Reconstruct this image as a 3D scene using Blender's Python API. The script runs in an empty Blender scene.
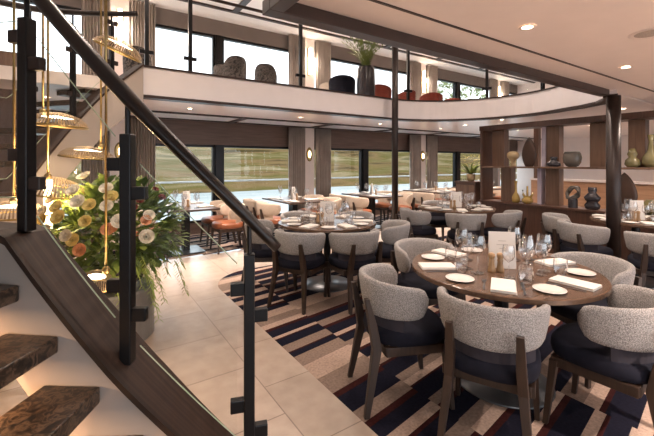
import bpy, math, random
from mathutils import Vector, Matrix
random.seed(7)
S = bpy.context.scene
COL = S.collection
PI = math.pi
R = math.radians

# ------------------------------------------------------------------ camera
YAW = R(33.7); H = 1.45; F = 365.0
CY, SY = math.cos(YAW), math.sin(YAW)
cam = bpy.data.cameras.new('camera'); cam.sensor_width = 36; cam.lens = 36*F/654
cam.shift_y = -55/654; cam.clip_start = .05; cam.clip_end = 500
co = bpy.data.objects.new('camera', cam); COL.objects.link(co)
co.location = (0, 0, H); co.rotation_euler = (PI/2, 0, -YAW)
S.camera = co
# ------------------------------------------------------------------ world, exposure
w = bpy.data.worlds.new('overcast_sky'); S.world = w; w.use_nodes = True
bg = w.node_tree.nodes['Background']; bg.inputs[0].default_value = (.86, .93, 1, 1); bg.inputs[1].default_value = 1.25
S.view_settings.view_transform = 'Standard'; S.view_settings.look = 'None'
S.view_settings.exposure = 1.5; S.view_settings.gamma = 1; S.view_settings.use_curve_mapping = False
S.cycles.max_bounces = 10; S.cycles.diffuse_bounces = 7; S.cycles.transparent_max_bounces = 32
S.cycles.sample_clamp_indirect = 4
WARM = (1, .81, .69)
DOWN_W = 26.0      # watts of one ceiling downlight

# ------------------------------------------------------------------ helpers
def c2w(X, Y): return (CY*X+SY*Y, -SY*X+CY*Y)          # camera right/forward -> ship axes
def sun(px, Y):                                           # column of the photo at a distance
    return c2w((px-327)/F*Y, Y)

class MB:
    def __init__(s): s.v = []; s.f = []; s.m = []; s.cur = 0
    def add(s, vs, fs):
        b = len(s.v); s.v += [tuple(p) for p in vs]
        for q in fs: s.f.append([b+i for i in q]); s.m.append(s.cur)
    def box(s, x0, y0, z0, x1, y1, z1):
        s.add([(x0,y0,z0),(x1,y0,z0),(x1,y1,z0),(x0,y1,z0),(x0,y0,z1),(x1,y0,z1),(x1,y1,z1),(x0,y1,z1)],
              [(3,2,1,0),(4,5,6,7),(0,1,5,4),(1,2,6,5),(2,3,7,6),(3,0,4,7)]); return s
    def cbox(s, c, d, M=None):
        n = len(s.v); s.box(-d[0]/2,-d[1]/2,-d[2]/2,d[0]/2,d[1]/2,d[2]/2)
        for i in range(n, len(s.v)):
            p = Vector(s.v[i])
            if M is not None: p = M @ p
            s.v[i] = tuple(p+Vector(c))
        return s
    def prism(s, poly, z0, z1):
        n = len(poly)
        vs = [(x,y,z0) for x,y in poly]+[(x,y,z1) for x,y in poly]
        s.add(vs, [list(range(n))[::-1], list(range(n,2*n))]+[(i,(i+1)%n,n+(i+1)%n,n+i) for i in range(n)]); return s
    def rings(s, rings, cap=True, loop=False):
        n = len(rings[0]); vs = [p for r in rings for p in r]; fs = []
        m = len(rings)
        for k in range(m if loop else m-1):
            a, b = k*n, ((k+1) % m)*n
            for i in range(n): fs.append((a+i, a+(i+1)%n, b+(i+1)%n, b+i))
        if cap and not loop: fs.append(list(range(n))[::-1]); fs.append([(m-1)*n+i for i in range(n)])
        s.add(vs, fs); return s
    def tube(s, pts, r, n=8, cap=True, flat=None):
        pts = [Vector(p) for p in pts]; rg = []
        up0 = Vector((0,0,1))
        for i, p in enumerate(pts):
            d = (pts[min(i+1,len(pts)-1)]-pts[max(i-1,0)]).normalized()
            u = up0 if abs(d.z) < .95 else Vector((0,1,0))
            a = d.cross(u).normalized(); b = a.cross(d).normalized()
            rr = r[i] if isinstance(r,(list,tuple)) else r
            ra, rb = (rr, rr) if flat is None else (rr*flat[0], rr*flat[1])
            rg.append([p+a*ra*math.cos(2*PI*k/n+PI/n)+b*rb*math.sin(2*PI*k/n+PI/n) for k in range(n)])
        return s.rings(rg, cap)
    def lathe(s, prof, n=24, c=(0,0,0), cap=True):
        rg = [[(c[0]+r*math.cos(2*PI*k/n), c[1]+r*math.sin(2*PI*k/n), c[2]+z) for k in range(n)] for r,z in prof]
        return s.rings(rg, cap)
    def build(s, name, mat, parent=None, smooth=False, bevel=0, loc=None, rot=None, subd=0, solid=0):
        me = bpy.data.meshes.new(name); me.from_pydata(s.v, [], s.f)
        for m in (mat if isinstance(mat,(list,tuple)) else [mat]): me.materials.append(m)
        if isinstance(mat,(list,tuple)):
            for p, mi in zip(me.polygons, s.m): p.material_index = mi
        if smooth:
            for p in me.polygons: p.use_smooth = True
        me.update()
        o = bpy.data.objects.new(name, me); COL.objects.link(o)
        if parent: o.parent = parent
        if loc: o.location = loc
        if rot: o.rotation_euler = rot
        if solid:
            q = o.modifiers.new('s','SOLIDIFY'); q.thickness = solid; q.offset = 0
        if bevel:
            q = o.modifiers.new('b','BEVEL'); q.width = bevel; q.segments = 2; q.limit_method = 'ANGLE'; q.angle_limit = R(40)
        if subd:
            q = o.modifiers.new('d','SUBSURF'); q.levels = subd; q.render_levels = subd
        return o

def tag(o, label, cat, group=None, kind=None):
    o['label'] = label; o['category'] = cat
    if group: o['group'] = group
    if kind: o['kind'] = kind
    return o
def struct(o, label, cat='structure'):
    o['kind'] = 'structure'; o['label'] = label; o['category'] = cat; return o
def thing(name, loc, label, cat, group=None, rz=0):
    o = bpy.data.objects.new(name, None); COL.objects.link(o); o.location = loc; o.rotation_euler = (0,0,rz)
    o.empty_display_size = .1
    return tag(o, label, cat, group)
def dup(root, loc, rz, label, group=None):
    def cp(o, par):
        c = o.copy(); COL.objects.link(c)
        if par: c.parent = par
        for ch in kids.get(o, []): cp(ch, c)
        return c
    kids = {}
    def walk(o):
        kids[o] = list(o.children)
        for c in kids[o]: walk(c)
    walk(root)
    r = cp(root, None); r.location = loc; r.rotation_euler = (0,0,rz); r['label'] = label
    if group: r['group'] = group
    return r

# ------------------------------------------------------------------ materials
def nodes(name):
    m = bpy.data.materials.new(name); m.use_nodes = True
    nt = m.node_tree; return m, nt, nt.nodes['Principled BSDF']
def setc(b, col, rough=.5, metal=0, spec=.5):
    b.inputs['Base Color'].default_value = (*col,1); b.inputs['Roughness'].default_value = rough
    b.inputs['Metallic'].default_value = metal; b.inputs['Specular IOR Level'].default_value = spec
def ramp(nt, cols):
    r = nt.nodes.new('ShaderNodeValToRGB'); e = r.color_ramp.elements
    e[0].position, e[0].color = cols[0][0], (*cols[0][1],1); e[1].position, e[1].color = cols[-1][0], (*cols[-1][1],1)
    for p,c in cols[1:-1]:
        q = e.new(p); q.color = (*c,1)
    return r
def coord(nt, scale=(1,1,1), out='Object', rot=(0,0,0)):
    t = nt.nodes.new('ShaderNodeTexCoord'); mp = nt.nodes.new('ShaderNodeMapping')
    mp.inputs['Scale'].default_value = scale; mp.inputs['Rotation'].default_value = rot
    nt.links.new(t.outputs[out], mp.inputs['Vector']); return mp
def noisy(name, cols, scale=5, stretch=(1,1,1), detail=4, rough=.5, metal=0, spec=.5, bump=0, dist=0):
    m, nt, b = nodes(name); setc(b, cols[0][1], rough, metal, spec)
    mp = coord(nt, stretch); n = nt.nodes.new('ShaderNodeTexNoise')
    n.inputs['Scale'].default_value = scale; n.inputs['Detail'].default_value = detail; n.inputs['Distortion'].default_value = dist
    r = ramp(nt, cols); nt.links.new(mp.outputs[0], n.inputs['Vector']); nt.links.new(n.outputs['Fac'], r.inputs[0])
    nt.links.new(r.outputs[0], b.inputs['Base Color'])
    if bump:
        bp = nt.nodes.new('ShaderNodeBump'); bp.inputs['Strength'].default_value = bump; bp.inputs['Distance'].default_value = .01
        nt.links.new(n.outputs['Fac'], bp.inputs['Height']); nt.links.new(bp.outputs[0], b.inputs['Normal'])
    return m
def plain(name, col, rough=.5, metal=0, spec=.5, var=.12, scale=6):
    d = tuple(c*(1-var) for c in col); l = tuple(min(1,c*(1+var)) for c in col)
    return noisy(name, [(.3,d),(.7,l)], scale, rough=rough, metal=metal, spec=spec)
def wood(name, dark, light, axis=0, rough=.4, scale=3):
    st = [14,14,14]; st[axis] = .9
    return noisy(name, [(.25,dark),(.5,tuple((a+b)/2 for a,b in zip(dark,light))),(.75,light)], scale, tuple(st), 6, rough, dist=.6)
def emit(name, col, s):
    m, nt, b = nodes(name); setc(b, col, .4); b.inputs['Emission Color'].default_value = (*col,1); b.inputs['Emission Strength'].default_value = s
    return m
def glass(name, tint=(1,1,1), edge=.5, base=.03, power=.35):
    m = bpy.data.materials.new(name); m.use_nodes = True; nt = m.node_tree; nt.nodes.clear()
    out = nt.nodes.new('ShaderNodeOutputMaterial'); mx = nt.nodes.new('ShaderNodeMixShader')
    t = nt.nodes.new('ShaderNodeBsdfTransparent'); t.inputs[0].default_value = (*tint,1)
    g = nt.nodes.new('ShaderNodeBsdfGlossy'); g.inputs['Roughness'].default_value = .02
    fr = nt.nodes.new('ShaderNodeFresnel'); 
    ge = nt.nodes.new('ShaderNodeNewGeometry'); mi = nt.nodes.new('ShaderNodeMapRange')
    mi.inputs['To Min'].default_value = 1.45; mi.inputs['To Max'].default_value = 1/1.45   # same sheet of glass from either side
    nt.links.new(ge.outputs['Backfacing'], mi.inputs[0]); nt.links.new(mi.outputs[0], fr.inputs['IOR'])
    mu = nt.nodes.new('ShaderNodeMath'); mu.operation = 'MULTIPLY'; mu.inputs[1].default_value = edge; mu.use_clamp = True
    nt.links.new(fr.outputs[0], mu.inputs[0]); nt.links.new(mu.outputs[0], mx.inputs[0])
    nt.links.new(t.outputs[0], mx.inputs[1]); nt.links.new(g.outputs[0], mx.inputs[2]); nt.links.new(mx.outputs[0], out.inputs[0])
    return m

M = {}
M['paint'] = plain('warm_white_paint', (.88,.78,.735), .28, var=.02)
M['stringer'] = plain('stair_paint', (0.3393,0.2894,0.2586), .6, var=.04)
M['fascia'] = plain('fascia_paint', (0.664,0.6218,0.6227), .4, var=.02)
M['ceil_up'] = plain('upper_ceiling_paint', (.86,.83,.80), .35, var=.02)
M['ceil_gloss'] = plain('ceiling_panel_gloss', (.87,.88,.90), .3, var=.02)
M['dark_trim'] = plain('dark_bronze_trim', (.045,.028,.024), .35, .3)
M['black'] = plain('black_metal', (0.0096,0.0088,0.0096), .35, .5)
M['bronze'] = plain('brown_metal', (0.025,0.015,0.0125), .4, .2)
M['rail_dark'] = plain('dark_rail', (0.0132,0.0084,0.0072), .3, .2)
M['brass'] = noisy('brass', [(.3,(0.3025,0.209,0.077)),(.7,(0.4125,0.3025,0.1375))], 20, rough=.3, metal=.9)
M['steel'] = plain('brushed_steel', (0.1418,0.1512,0.1638), .3, .8)
M['cap_wood'] = wood('stair_wood', (0.024,0.0126,0.0084), (0.063,0.0348,0.0228), 0, .35, 3)
M['walnut'] = wood('walnut', (0.014,0.0064,0.0036), (0.04,0.02,0.0112), 2, .5, 4)
M['table_wood'] = wood('table_top_wood', (0.07533,0.04143,0.02511), (0.1507,0.09102,0.05963), 0, .25, 2)
M['table_dark'] = wood('dark_table_wood', (0.04,0.024,0.0176), (0.088,0.056,0.04), 1, .3, 2)
M['panel_wood'] = wood('divider_wood', (.10,.055,.036), (.19,.112,.075), 2, .4, 2)
M['base_wood'] = wood('divider_base_wood', (.055,.025,.017), (.10,.05,.034), 2, .4, 3)
M['header_wood'] = wood('header_wood', (0.0936,0.0572,0.04368), (0.156,0.104,0.0832), 0, .45, 2)
M['light_wood'] = wood('light_counter_wood', (.38,.21,.12), (.55,.33,.20), 1, .35, 2)
M['tweed'] = noisy('grey_tweed', [(.30,(0.1285,0.1198,0.1186)),(.5,(0.3022,0.2899,0.2846)),(.64,(0.4532,0.4407,0.4269))], 210, detail=3, rough=.95, spec=.1, bump=.3)
M['cream'] = noisy('cream_fabric', [(.35,(0.464,0.376,0.296)),(.65,(0.592,0.504,0.416))], 120, detail=2, rough=.9, spec=.1)
M['navy'] = noisy('navy_velvet', [(.3,(0.0042,0.00455,0.0098)),(.7,(0.0112,0.01155,0.0217))], 9, rough=.85, spec=.2)
M['lilac'] = plain('grey_lilac_fabric', (0.0385,0.035,0.04375), .9, spec=.1)
M['orange'] = plain('orange_leather', (0.231,0.0715,0.0275), .4)
M['red'] = plain('red_fabric', (0.189,0.0315,0.01575), .8)
M['woven'] = noisy('woven_rattan', [(.40,(0.0175,0.015,0.015)),(.55,(0.11,0.095,0.085))], 38, (1,1,1), 1, .8)
M['curtain'] = plain('taupe_curtain', (0.4437,0.385,0.3393), .9, spec=.1, var=.08)
M['linen'] = plain('white_linen', (0.68,0.6545,0.612), .85, spec=.1, var=.03)
M['china'] = plain('white_china', (0.697,0.6715,0.629), .15, var=.02)
M['paper'] = plain('white_paper', (0.714,0.68,0.6375), .7, var=.02)
M['print'] = plain('grey_print', (.45,.42,.38), .7)
M['mill'] = wood('oak_mill', (0.304,0.176,0.08), (0.44,0.28,0.144), 2, .4, 6)
M['pane'] = glass('window_glass', (.97,.985,.98), .6)
M['rail_glass'] = glass('balustrade_glass', (.985,.99,.985), .25)
M['wine_glass'] = glass('stem_glass', (.97,.97,.975), 5.0)
M['glass_edge'] = plain('green_glass_edge', (.42,.50,.36), .15)
M['light_disc'] = emit('lamp_warm', (1,.80,.55), 5)
M['tube_light'] = emit('tube_warm', (1,.74,.42), 3)
M['sconce_light'] = emit('sconce_warm', (1,.82,.55), 3.0)
M['granite'] = noisy('brown_granite', [(.34,(.006,.004,.003)),(.46,(.035,.021,.013)),(.55,(.11,.068,.042)),(.64,(.012,.008,.006))], 26, detail=9, rough=.35, dist=1.5)
M['leaf'] = noisy('leaf_green', [(.3,(0.0585,0.104,0.0195)),(.7,(0.221,0.299,0.065))], 7, rough=.5)
M['fern'] = noisy('fern_green', [(.3,(.12,.18,.03)),(.7,(.25,.32,.07))], 9, rough=.6)
for n,c in dict(white=(.80,.74,.60), yellow=(.74,.60,.22), peach=(.72,.36,.18), orange=(.62,.20,.04), plum=(.16,.03,.02)).items():
    M['petal_'+n] = plain('petal_'+n, c, .7, var=.15, scale=30)
M['stone_grey'] = plain('grey_plinth', (0.144,0.14,0.136), .35)
M['vase_dark'] = plain('dark_glaze', (.035,.03,.035), .25)
M['vase_grey'] = plain('smoked_glaze', (.13,.115,.10), .2)
M['vase_brown'] = plain('brown_glaze', (.045,.022,.014), .4)
M['vase_yellow'] = plain('ochre_glaze', (.36,.24,.07), .25)
M['vase_olive'] = plain('olive_glaze', (.17,.15,.07), .25)
M['vase_sand'] = plain('sand_glaze', (.42,.31,.17), .4)
M['bluepale'] = plain('pale_blue_paint', (0.55,0.62,0.68), .5)
# pierced brass mesh for the pendant shades
def mesh_mat():
    m, nt, b = nodes('brass_wire_mesh'); setc(b, (.20,.14,.08), .5, .0)
    mp = coord(nt, (1,1,1)); wv = []
    out = nt.nodes['Material Output']
    sep = nt.nodes.new('ShaderNodeSeparateXYZ'); nt.links.new(mp.outputs[0], sep.inputs[0])
    at = nt.nodes.new('ShaderNodeMath'); at.operation='ARCTAN2'; nt.links.new(sep.outputs[1],at.inputs[0]); nt.links.new(sep.outputs[0],at.inputs[1])
    ml = nt.nodes.new('ShaderNodeMath'); ml.operation='MULTIPLY'; ml.inputs[1].default_value=60; nt.links.new(at.outputs[0],ml.inputs[0])
    sn = nt.nodes.new('ShaderNodeMath'); sn.operation='SINE'; nt.links.new(ml.outputs[0],sn.inputs[0])
    gt = nt.nodes.new('ShaderNodeMath'); gt.operation='GREATER_THAN'; gt.inputs[1].default_value=-.15; nt.links.new(sn.outputs[0],gt.inputs[0])
    t = nt.nodes.new('ShaderNodeBsdfTransparent'); mx = nt.nodes.new('ShaderNodeMixShader')
    nt.links.new(gt.outputs[0], mx.inputs[0]); nt.links.new(b.outputs[0], mx.inputs[1]); nt.links.new(t.outputs[0], mx.inputs[2]); nt.links.new(mx.outputs[0], out.inputs[0])
    return m
M['mesh'] = mesh_mat()
# stone tiles
def tile_mat():
    m, nt, b = nodes('beige_stone_tiles'); setc(b,(.5,.4,.33),.28)
    mp = coord(nt,(1,1,1)); mp.inputs['Location'].default_value = (.72,.23,0)
    mp.inputs['Rotation'].default_value = (0,0,R(90))
    br = nt.nodes.new('ShaderNodeTexBrick'); br.inputs['Scale'].default_value=1; br.inputs['Brick Width'].default_value=.585; br.inputs['Row Height'].default_value=.6
    br.inputs['Mortar Size'].default_value=.004; br.inputs['Color1'].default_value=(.375,.305,.25,1); br.inputs['Color2'].default_value=(.44,.36,.30,1); br.inputs['Mortar'].default_value=(.22,.17,.14,1)
    n = nt.nodes.new('ShaderNodeTexNoise'); n.inputs['Scale'].default_value=9; n.inputs['Detail'].default_value=8
    r = ramp(nt,[(.3,(.80,.78,.76)),(.7,(1,1,1))]); mx = nt.nodes.new('ShaderNodeMix'); mx.data_type='RGBA'; mx.blend_type='MULTIPLY'; mx.inputs[0].default_value=1
    nt.links.new(mp.outputs[0],br.inputs['Vector']); nt.links.new(mp.outputs[0],n.inputs['Vector']); nt.links.new(n.outputs['Fac'],r.inputs[0])
    nt.links.new(br.outputs['Color'],mx.inputs[6]); nt.links.new(r.outputs[0],mx.inputs[7]); nt.links.new(mx.outputs[2],b.inputs['Base Color'])
    return m
M['tile'] = tile_mat()
def pile(name, col): return noisy(name, [(.35,tuple(c*.82 for c in col)),(.65,tuple(min(1,c*1.15) for c in col))], 60, detail=3, rough=.95, spec=.05)
CARPET = [pile('carpet_navy',(0.009775,0.009775,0.01785)), pile('carpet_beige',(0.357,0.2635,0.2125)), pile('carpet_taupe',(0.1958,0.1438,0.1163)), pile('carpet_maroon',(.034,.010,.009))]

# ------------------------------------------------------------------ outside
RIVER = struct(MB().box(-120,9.2,-1.7,160,60,-1.6).build('river_water', noisy('river', [(.35,(.24,.29,.31)),(.65,(.34,.385,.40))], .5, (.05,1,1), 3, .25)), 'pale river water outside the windows', 'river')
struct(MB().box(-120,-60,-1.7,160,-5.4,-1.6).build('river_water', bpy.data.materials['river']), 'unseen pale river water added on the other side', 'river')  # out of view, added to bounce daylight up to the near ceiling
for v0,v1 in ((7.87,9.15),(-5.4,-4.2)): struct(MB().box(-8,v0,-.2,18,v1,-.02).build('outer_deck', plain('pale_deck',(.45,.47,.49),.6)), 'pale outer side deck', 'deck')  # pale decks added to bounce daylight up through the windows
mb = MB(); rows = [(38,-1.65),(41,-.6),(46,.6),(53,2.6),(62,5.4),(78,7.5)]
us = [-120+7*i for i in range(44)]
vs=[]; fs=[]
for j,(v,z) in enumerate(rows):
    for i,u in enumerate(us): vs.append((u, v+random.uniform(-1,1), z+random.uniform(-.3,.3)*(j>0)))
n=len(us)
for j in range(len(rows)-1):
    for i in range(n-1): fs.append((j*n+i,j*n+i+1,(j+1)*n+i+1,(j+1)*n+i))
mb.add(vs,fs)
struct(mb.build('river_bank', noisy('bank_grass', [(.30,(.045,.033,.014)),(.42,(.135,.088,.042)),(.52,(.078,.066,.020)),(.62,(.19,.145,.085)),(.75,(.05,.048,.018))], .8, (.10,.3,.9), 2, .9, spec=0), smooth=True), 'grassy river bank across the water', 'bank')
def tree(u, v, h, r, label):
    t = thing('bank_tree', (u,v,5), label, 'tree', 'trees on the far river bank')
    MB().tube([(0,0,-1),(0,0,h*.6)],[.35,.15],6).build('trunk', M['walnut'], t)
    mb = MB()
    for k in range(260):
        a=random.uniform(0,2*PI); zz=random.uniform(-1,1); q=random.uniform(.6,1)**.5
        p=Vector((math.cos(a)*math.sqrt(1-zz*zz)*r*q, math.sin(a)*math.sqrt(1-zz*zz)*r*q, h*.62+zz*h*.40*q))
        d=.55
        mb.add([p+Vector((random.uniform(-d,d),random.uniform(-d,d),random.uniform(-d,d))) for _ in range(4)],[(0,1,2,3)])
    mb.build('crown', M['tree'], t)
M['tree'] = noisy('tree_leaves', [(.3,(.12,.15,.05)),(.7,(.34,.36,.18))], .8, rough=.9)
for i,(px,h,Y) in enumerate([(428,11,66),(447,15,80),(472,13,72),(513,16,84),(378,13,90)]):
    u,v = sun(px, Y); tree(u, v, h, 2.6+i*.1, 'pale green tree beyond the river, %s of the upper right windows' % ['left','middle','right','far right','far left'][i])

# ------------------------------------------------------------------ room shell
WV = 7.7
OC = (4.6, 3.32); OR = 1.54
def arc(c, r, a0, a1, n): return [(c[0]+r*math.cos(R(a0+(a1-a0)*i/n)), c[1]+r*math.sin(R(a0+(a1-a0)*i/n))) for i in range(n+1)]
fl = [(-6,-4),(8.6,-4),(8.6,-.35),(1.30,-.35),(1.30,4.15)]+arc((1.90,4.15),.6,180,90,10)[1:]+[(14,4.75),(14,5.85),(-6,5.85)]
struct(MB().prism(fl,-.05,.003).build('floor', M['tile']), 'beige stone tiled walkway', 'floor')
def carpet(name, u0,u1,v0,v1,colw,label, sk=.15):
    mb = MB(); u=u0; rnd=random.Random(3)
    ph = 0
    while u < u1:
        cw = colw*rnd.uniform(.75,1.5); ue=min(u+cw,u1); v=v0-.3-rnd.uniform(0,.3); 
        seq = 0
        while v < v1:
            pat = rnd.choice([(0,.08,.17),(0,.07,.15),(0,.05,.11),(0,.06,.13),(1,.05,.14),(2,.05,.10),(2,.04,.08)])
            def put(mi,h):
                nonlocal v
                a,b=max(v,v0),min(v+h,v1)
                if b>a+1e-4:
                    mb.cur=mi
                    d0,d1=0,sk*(ue-u)
                    q=lambda y,d:min(max(y+d,v0),v1)
                    mb.add([(u,q(a,d0),0),(ue,q(a,d1),0),(ue,q(b,d1),0),(u,q(b,d0),0)],[(0,1,2,3)])
                v+=h
            if pat[0]==0:
                put(0, rnd.uniform(pat[1],pat[2])); put(3, rnd.uniform(.015,.05))
                put(rnd.choice((1,1,2)), rnd.uniform(.04,.11))
            else: put(pat[0], rnd.uniform(pat[1],pat[2]))
        u=ue
    o = mb.build(name, CARPET); tag(o, label, 'carpet'); return o
struct(MB().box(8.75,-4,-.05,14,4.75,.002).build('floor_beyond', M['tile']), 'stone floor beyond the partition', 'floor')
carpet('carpet', 1.30, 8.6, -.35, 4.75, .5, 'navy, maroon and beige striped carpet under the round tables')
carpet('carpet', -6, 14, 5.85, WV, .6, 'striped navy carpet strip along the window tables')

# window wall: sill, header, pilasters
PIL = [.55+4*k for k in range(-2,5)]
mb = MB(); mb.box(-8,WV,0,18,WV+.16,.22)
struct(mb.build('wall_back_sill', M['header_wood']), 'low dark sill under the windows', 'wall')
struct(MB().box(-8,WV-.02,1.83,18,WV+.16,2.31).build('wall_back_header', M['header_wood']), 'dark wooden header above the lower windows', 'wall')
struct(MB().box(-8,WV,2.46,18,WV+.16,2.62).build('wall_back_upper_sill', M['paint']), 'sill of the upper windows', 'wall')
struct(MB().box(-8,WV-.02,4.15,18,WV+.16,4.46).build('wall_back_upper_header', plain('grey_brown_valance',(.20,.165,.145),.6)), 'grey brown header above upper windows', 'wall')
for i,u in enumerate(PIL):
    for lv,(z0,z1) in enumerate(((0,2.31),(2.45,4.46))):
        struct(MB().box(u-.15,WV-.10,z0,u+.15,WV+.16,z1).build('wall_back_pilaster', M['paint'], bevel=.004), 'pale pilaster between windows', 'wall')
wn = 0
for i in range(len(PIL)-1):
    for a,b in ((PIL[i]+.15,PIL[i]+1.85-.09),(PIL[i]+1.85-.09,PIL[i+1]-.15)):
        for lv,(z0,z1) in enumerate(((.22,1.83),(2.62,4.15))):
            wn += 1; t=.05
            mb=MB(); mb.box(a,WV+.02,z0,a+t,WV+.12,z1); mb.box(b-t,WV+.02,z0,b,WV+.12,z1); mb.box(a,WV+.02,z0,b,WV+.12,z0+t); mb.box(a,WV+.02,z1-t,b,WV+.12,z1)
            if b>PIL[i]+1.85 and a<PIL[i]+1.85: mb.box(a,WV-.02,z0,a+.18,WV+.14,z1)
            o=struct(mb.build('window_%d'%wn, M['black']), 'dark framed window pane', 'window')
            g=MB().box(a+t,WV+.06,z0+t,b-t,WV+.07,z1-t).build('pane', M['pane'], o)
tag(MB().tube([(-8,9.0,1.0),(18,9.0,1.0)],.022,8).build('outer_rail', plain('white_rail',(.75,.76,.78),.4)), 'thin white outer rail beyond lower windows', 'rail')

# curtains
cur0=None
for i,u in enumerate(PIL[1:6]):
    for sd in (-1,1):
        for lv,(z0,z1) in enumerate(((.05,2.28),(2.47,4.44))):
            if cur0 is None or lv not in cur0:
                pts=[]; n=60
                for k in range(n+1):
                    x=-.21+.42*k/n; pts.append((x, .035*math.sin(k*2*PI/6.7)+.012*math.sin(k*1.7)))
                mb=MB(); vs=[]; fs=[]
                for j in range(2): vs+= [(x,y,(z0,z1)[j]) for x,y in pts]
                m=n+1
                for k in range(n): fs.append((k,k+1,m+k+1,m+k))
                mb.add(vs,fs); o=mb.build('curtain', M['curtain'], smooth=True, solid=.004)
                cur0 = cur0 or {}; cur0[lv]=o
            else:
                o=cur0[lv].copy(); COL.objects.link(o)
            o.location=(u+sd*.37, WV-.16, 0)
            tag(o, 'taupe pleated curtain %s the %s pilaster, %s deck' % ('left of' if sd<0 else 'right of', ['first','second','third','fourth','fifth'][i], ['lower','upper'][lv]), 'curtain', 'window curtains')
# sconces
for i,u in enumerate(PIL[1:6]):
    nm=['first','second','third','fourth','fifth'][i]
    t=thing('wall_sconce',(u,WV-.10,1.66),'oval brass wall sconce on the lower %s pilaster'%nm,'wall lamp','brass sconces')
    mb=MB(); mb.lathe([(.0,0),(.085,.004),(.09,.014),(.075,.026),(.06,.02)],24); o=mb.build('back_plate',M['brass'],t,smooth=True,rot=(PI/2,0,0)); o.scale=(1,1.9,1)
    mb=MB(); mb.lathe([(.0,0),(.05,.0),(.05,.02),(.0,.035)],16); o=mb.build('diffuser',M['light_disc'],t,smooth=True,rot=(PI/2,0,0),loc=(0,-.018,0)); o.scale=(.5,1.6,1)
    t=thing('wall_lamp',(u,WV-.10,3.9),'glowing vertical tube lamp on the upper %s pilaster'%nm,'wall lamp','upper tube lamps')
    MB().box(-.05,-.03,-.33,.05,0,.33).build('back_plate',M['brass'],t,bevel=.004)
    MB().tube([(0,-.06,-.32),(0,-.06,.32)],.04,12).build('tube',M['sconce_light'],t,smooth=True)
    l=bpy.data.lights.new('sconce_glow','POINT'); l.energy=5; l.color=WARM; l.shadow_soft_size=.08
    o=bpy.data.objects.new('sconce_glow',l); COL.objects.link(o); o.parent=t; o.location=(0,-.16,0)

# ceilings
def rim(o):
    return arc(OC,OR+o,90,-28,30)[1:]+[(5.87+o,2.33),(5.70+o*.8,2.06-o*.4),(5.45+o*.5,1.88-o*.8),(5.20,1.80-o)]
low=[(-6,4.95),(4.6,4.95)]+rim(.09)+[(5.2,1.79),(14,1.79),(14,WV),(-6,WV)]
struct(MB().prism(low,2.31,2.45).build('ceiling_balcony', M['paint']), 'pale ceiling under the balcony', 'ceiling')
struct(MB().box(.8,-4,2.32,14,1.78,2.60).build('ceiling_near', M['paint']), 'pale pinkish ceiling over the near tables', 'ceiling')
struct(MB().box(-6.2,-4.2,4.46,18,WV+.2,4.6).build('ceiling_upper', M['ceil_up']), 'white upper deck ceiling', 'ceiling')
struct(MB().box(.80,1.735,2.245,5.17,1.83,2.32).build('trim_1', M['dark_trim'], bevel=.004), 'dark beam along the ceiling edge', 'trim')
struct(MB().box(.80,-4,2.245,.88,1.735,2.32).build('trim_2', M['dark_trim'], bevel=.004), 'dark beam on the stair side of the ceiling', 'trim')
struct(MB().box(.8,1.474,2.314,14,1.492,2.3205).build('trim_3', M['dark_trim']), 'dark groove across the near ceiling', 'trim')
# fascia with dark edges
path=[(-.0,4.86),(.56,4.86),(2.6,4.86),(4.6,4.86)]+rim(0)
def ribbon(path, w0, w1, z0, z1):
    rg=[]
    for i,p in enumerate(path):
        a=Vector(path[max(i-1,0)]); b=Vector(path[min(i+1,len(path)-1)]); d=(b-a).normalized(); nrm=Vector((-d.y,d.x))
        q0=Vector(p)+nrm*w0; q1=Vector(p)+nrm*w1
        rg.append([(q0.x,q0.y,z0),(q1.x,q1.y,z0),(q1.x,q1.y,z1),(q0.x,q0.y,z1)])
    return MB().rings(rg)
fas=path[1:]
struct(ribbon(fas,0,.12,2.27,2.60).build('trim_4', M['fascia']), 'white curved balcony fascia', 'trim')
struct(ribbon(fas,-.012,.13,2.60,2.625).build('trim_5', M['dark_trim']), 'dark upper edge of balcony fascia', 'trim')
struct(ribbon(fas,-.012,.13,2.235,2.27).build('trim_6', M['dark_trim']), 'dark lower edge of balcony fascia', 'trim')
# ceiling strips and glossy panels under the balcony
k=6
for (u0,v0,u1,v1) in [(-6,6.55,14,6.62),(-6,7.45,14,7.52)]+[(u-.05,6.62,u+.05,7.45) for u in (-1.45,.55,2.55,4.55,6.55,8.55,10.55)]:
    k+=1; struct(MB().box(u0,v0,2.285,u1,v1,2.31).build('trim_%d'%k, M['dark_trim']), 'dark strip on the balcony ceiling', 'trim')
for u in (-1.45,.55,2.55,4.55,6.55,8.55):
    k+=1; struct(MB().box(u+.15,6.70,2.300,u+1.85,7.38,2.31).build('trim_%d'%k, M['ceil_gloss']), 'glossy white panel in the balcony ceiling', 'trim')
for (u0,v0,u1,v1) in [(-6,7.0,14,7.08),(-6,5.2,14,5.3)]+[(u-.06,5.3,u+.06,7.0) for u in (-1.5,2.5,6.5,8.5,10.5)]:
    k+=1; struct(MB().box(u0,v0,4.43,u1,v1,4.46).build('trim_%d'%k, M['dark_trim']), 'dark strip on the upper ceiling', 'trim')
struct(MB().box(-4,5.6,0,-.62,5.75,2.75).build('wall_stair', M['panel_wood']), 'wooden wall beside the stair landing', 'wall')
# closing walls
struct(MB().box(-6.2,-4.2,0,-6,WV,4.46).build('wall_left', M['paint']), 'side wall far left', 'wall')
struct(MB().box(14,-4.2,0,14.2,WV,4.46).build('wall_right', M['paint']), 'side wall far right', 'wall')
for z0,z1 in ((0,.20),(2.2,4.46)):
    struct(MB().box(-6,-4.2,z0,14,-4.05,z1).build('wall_front', M['header_wood']), 'wall behind the viewer', 'wall')
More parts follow.
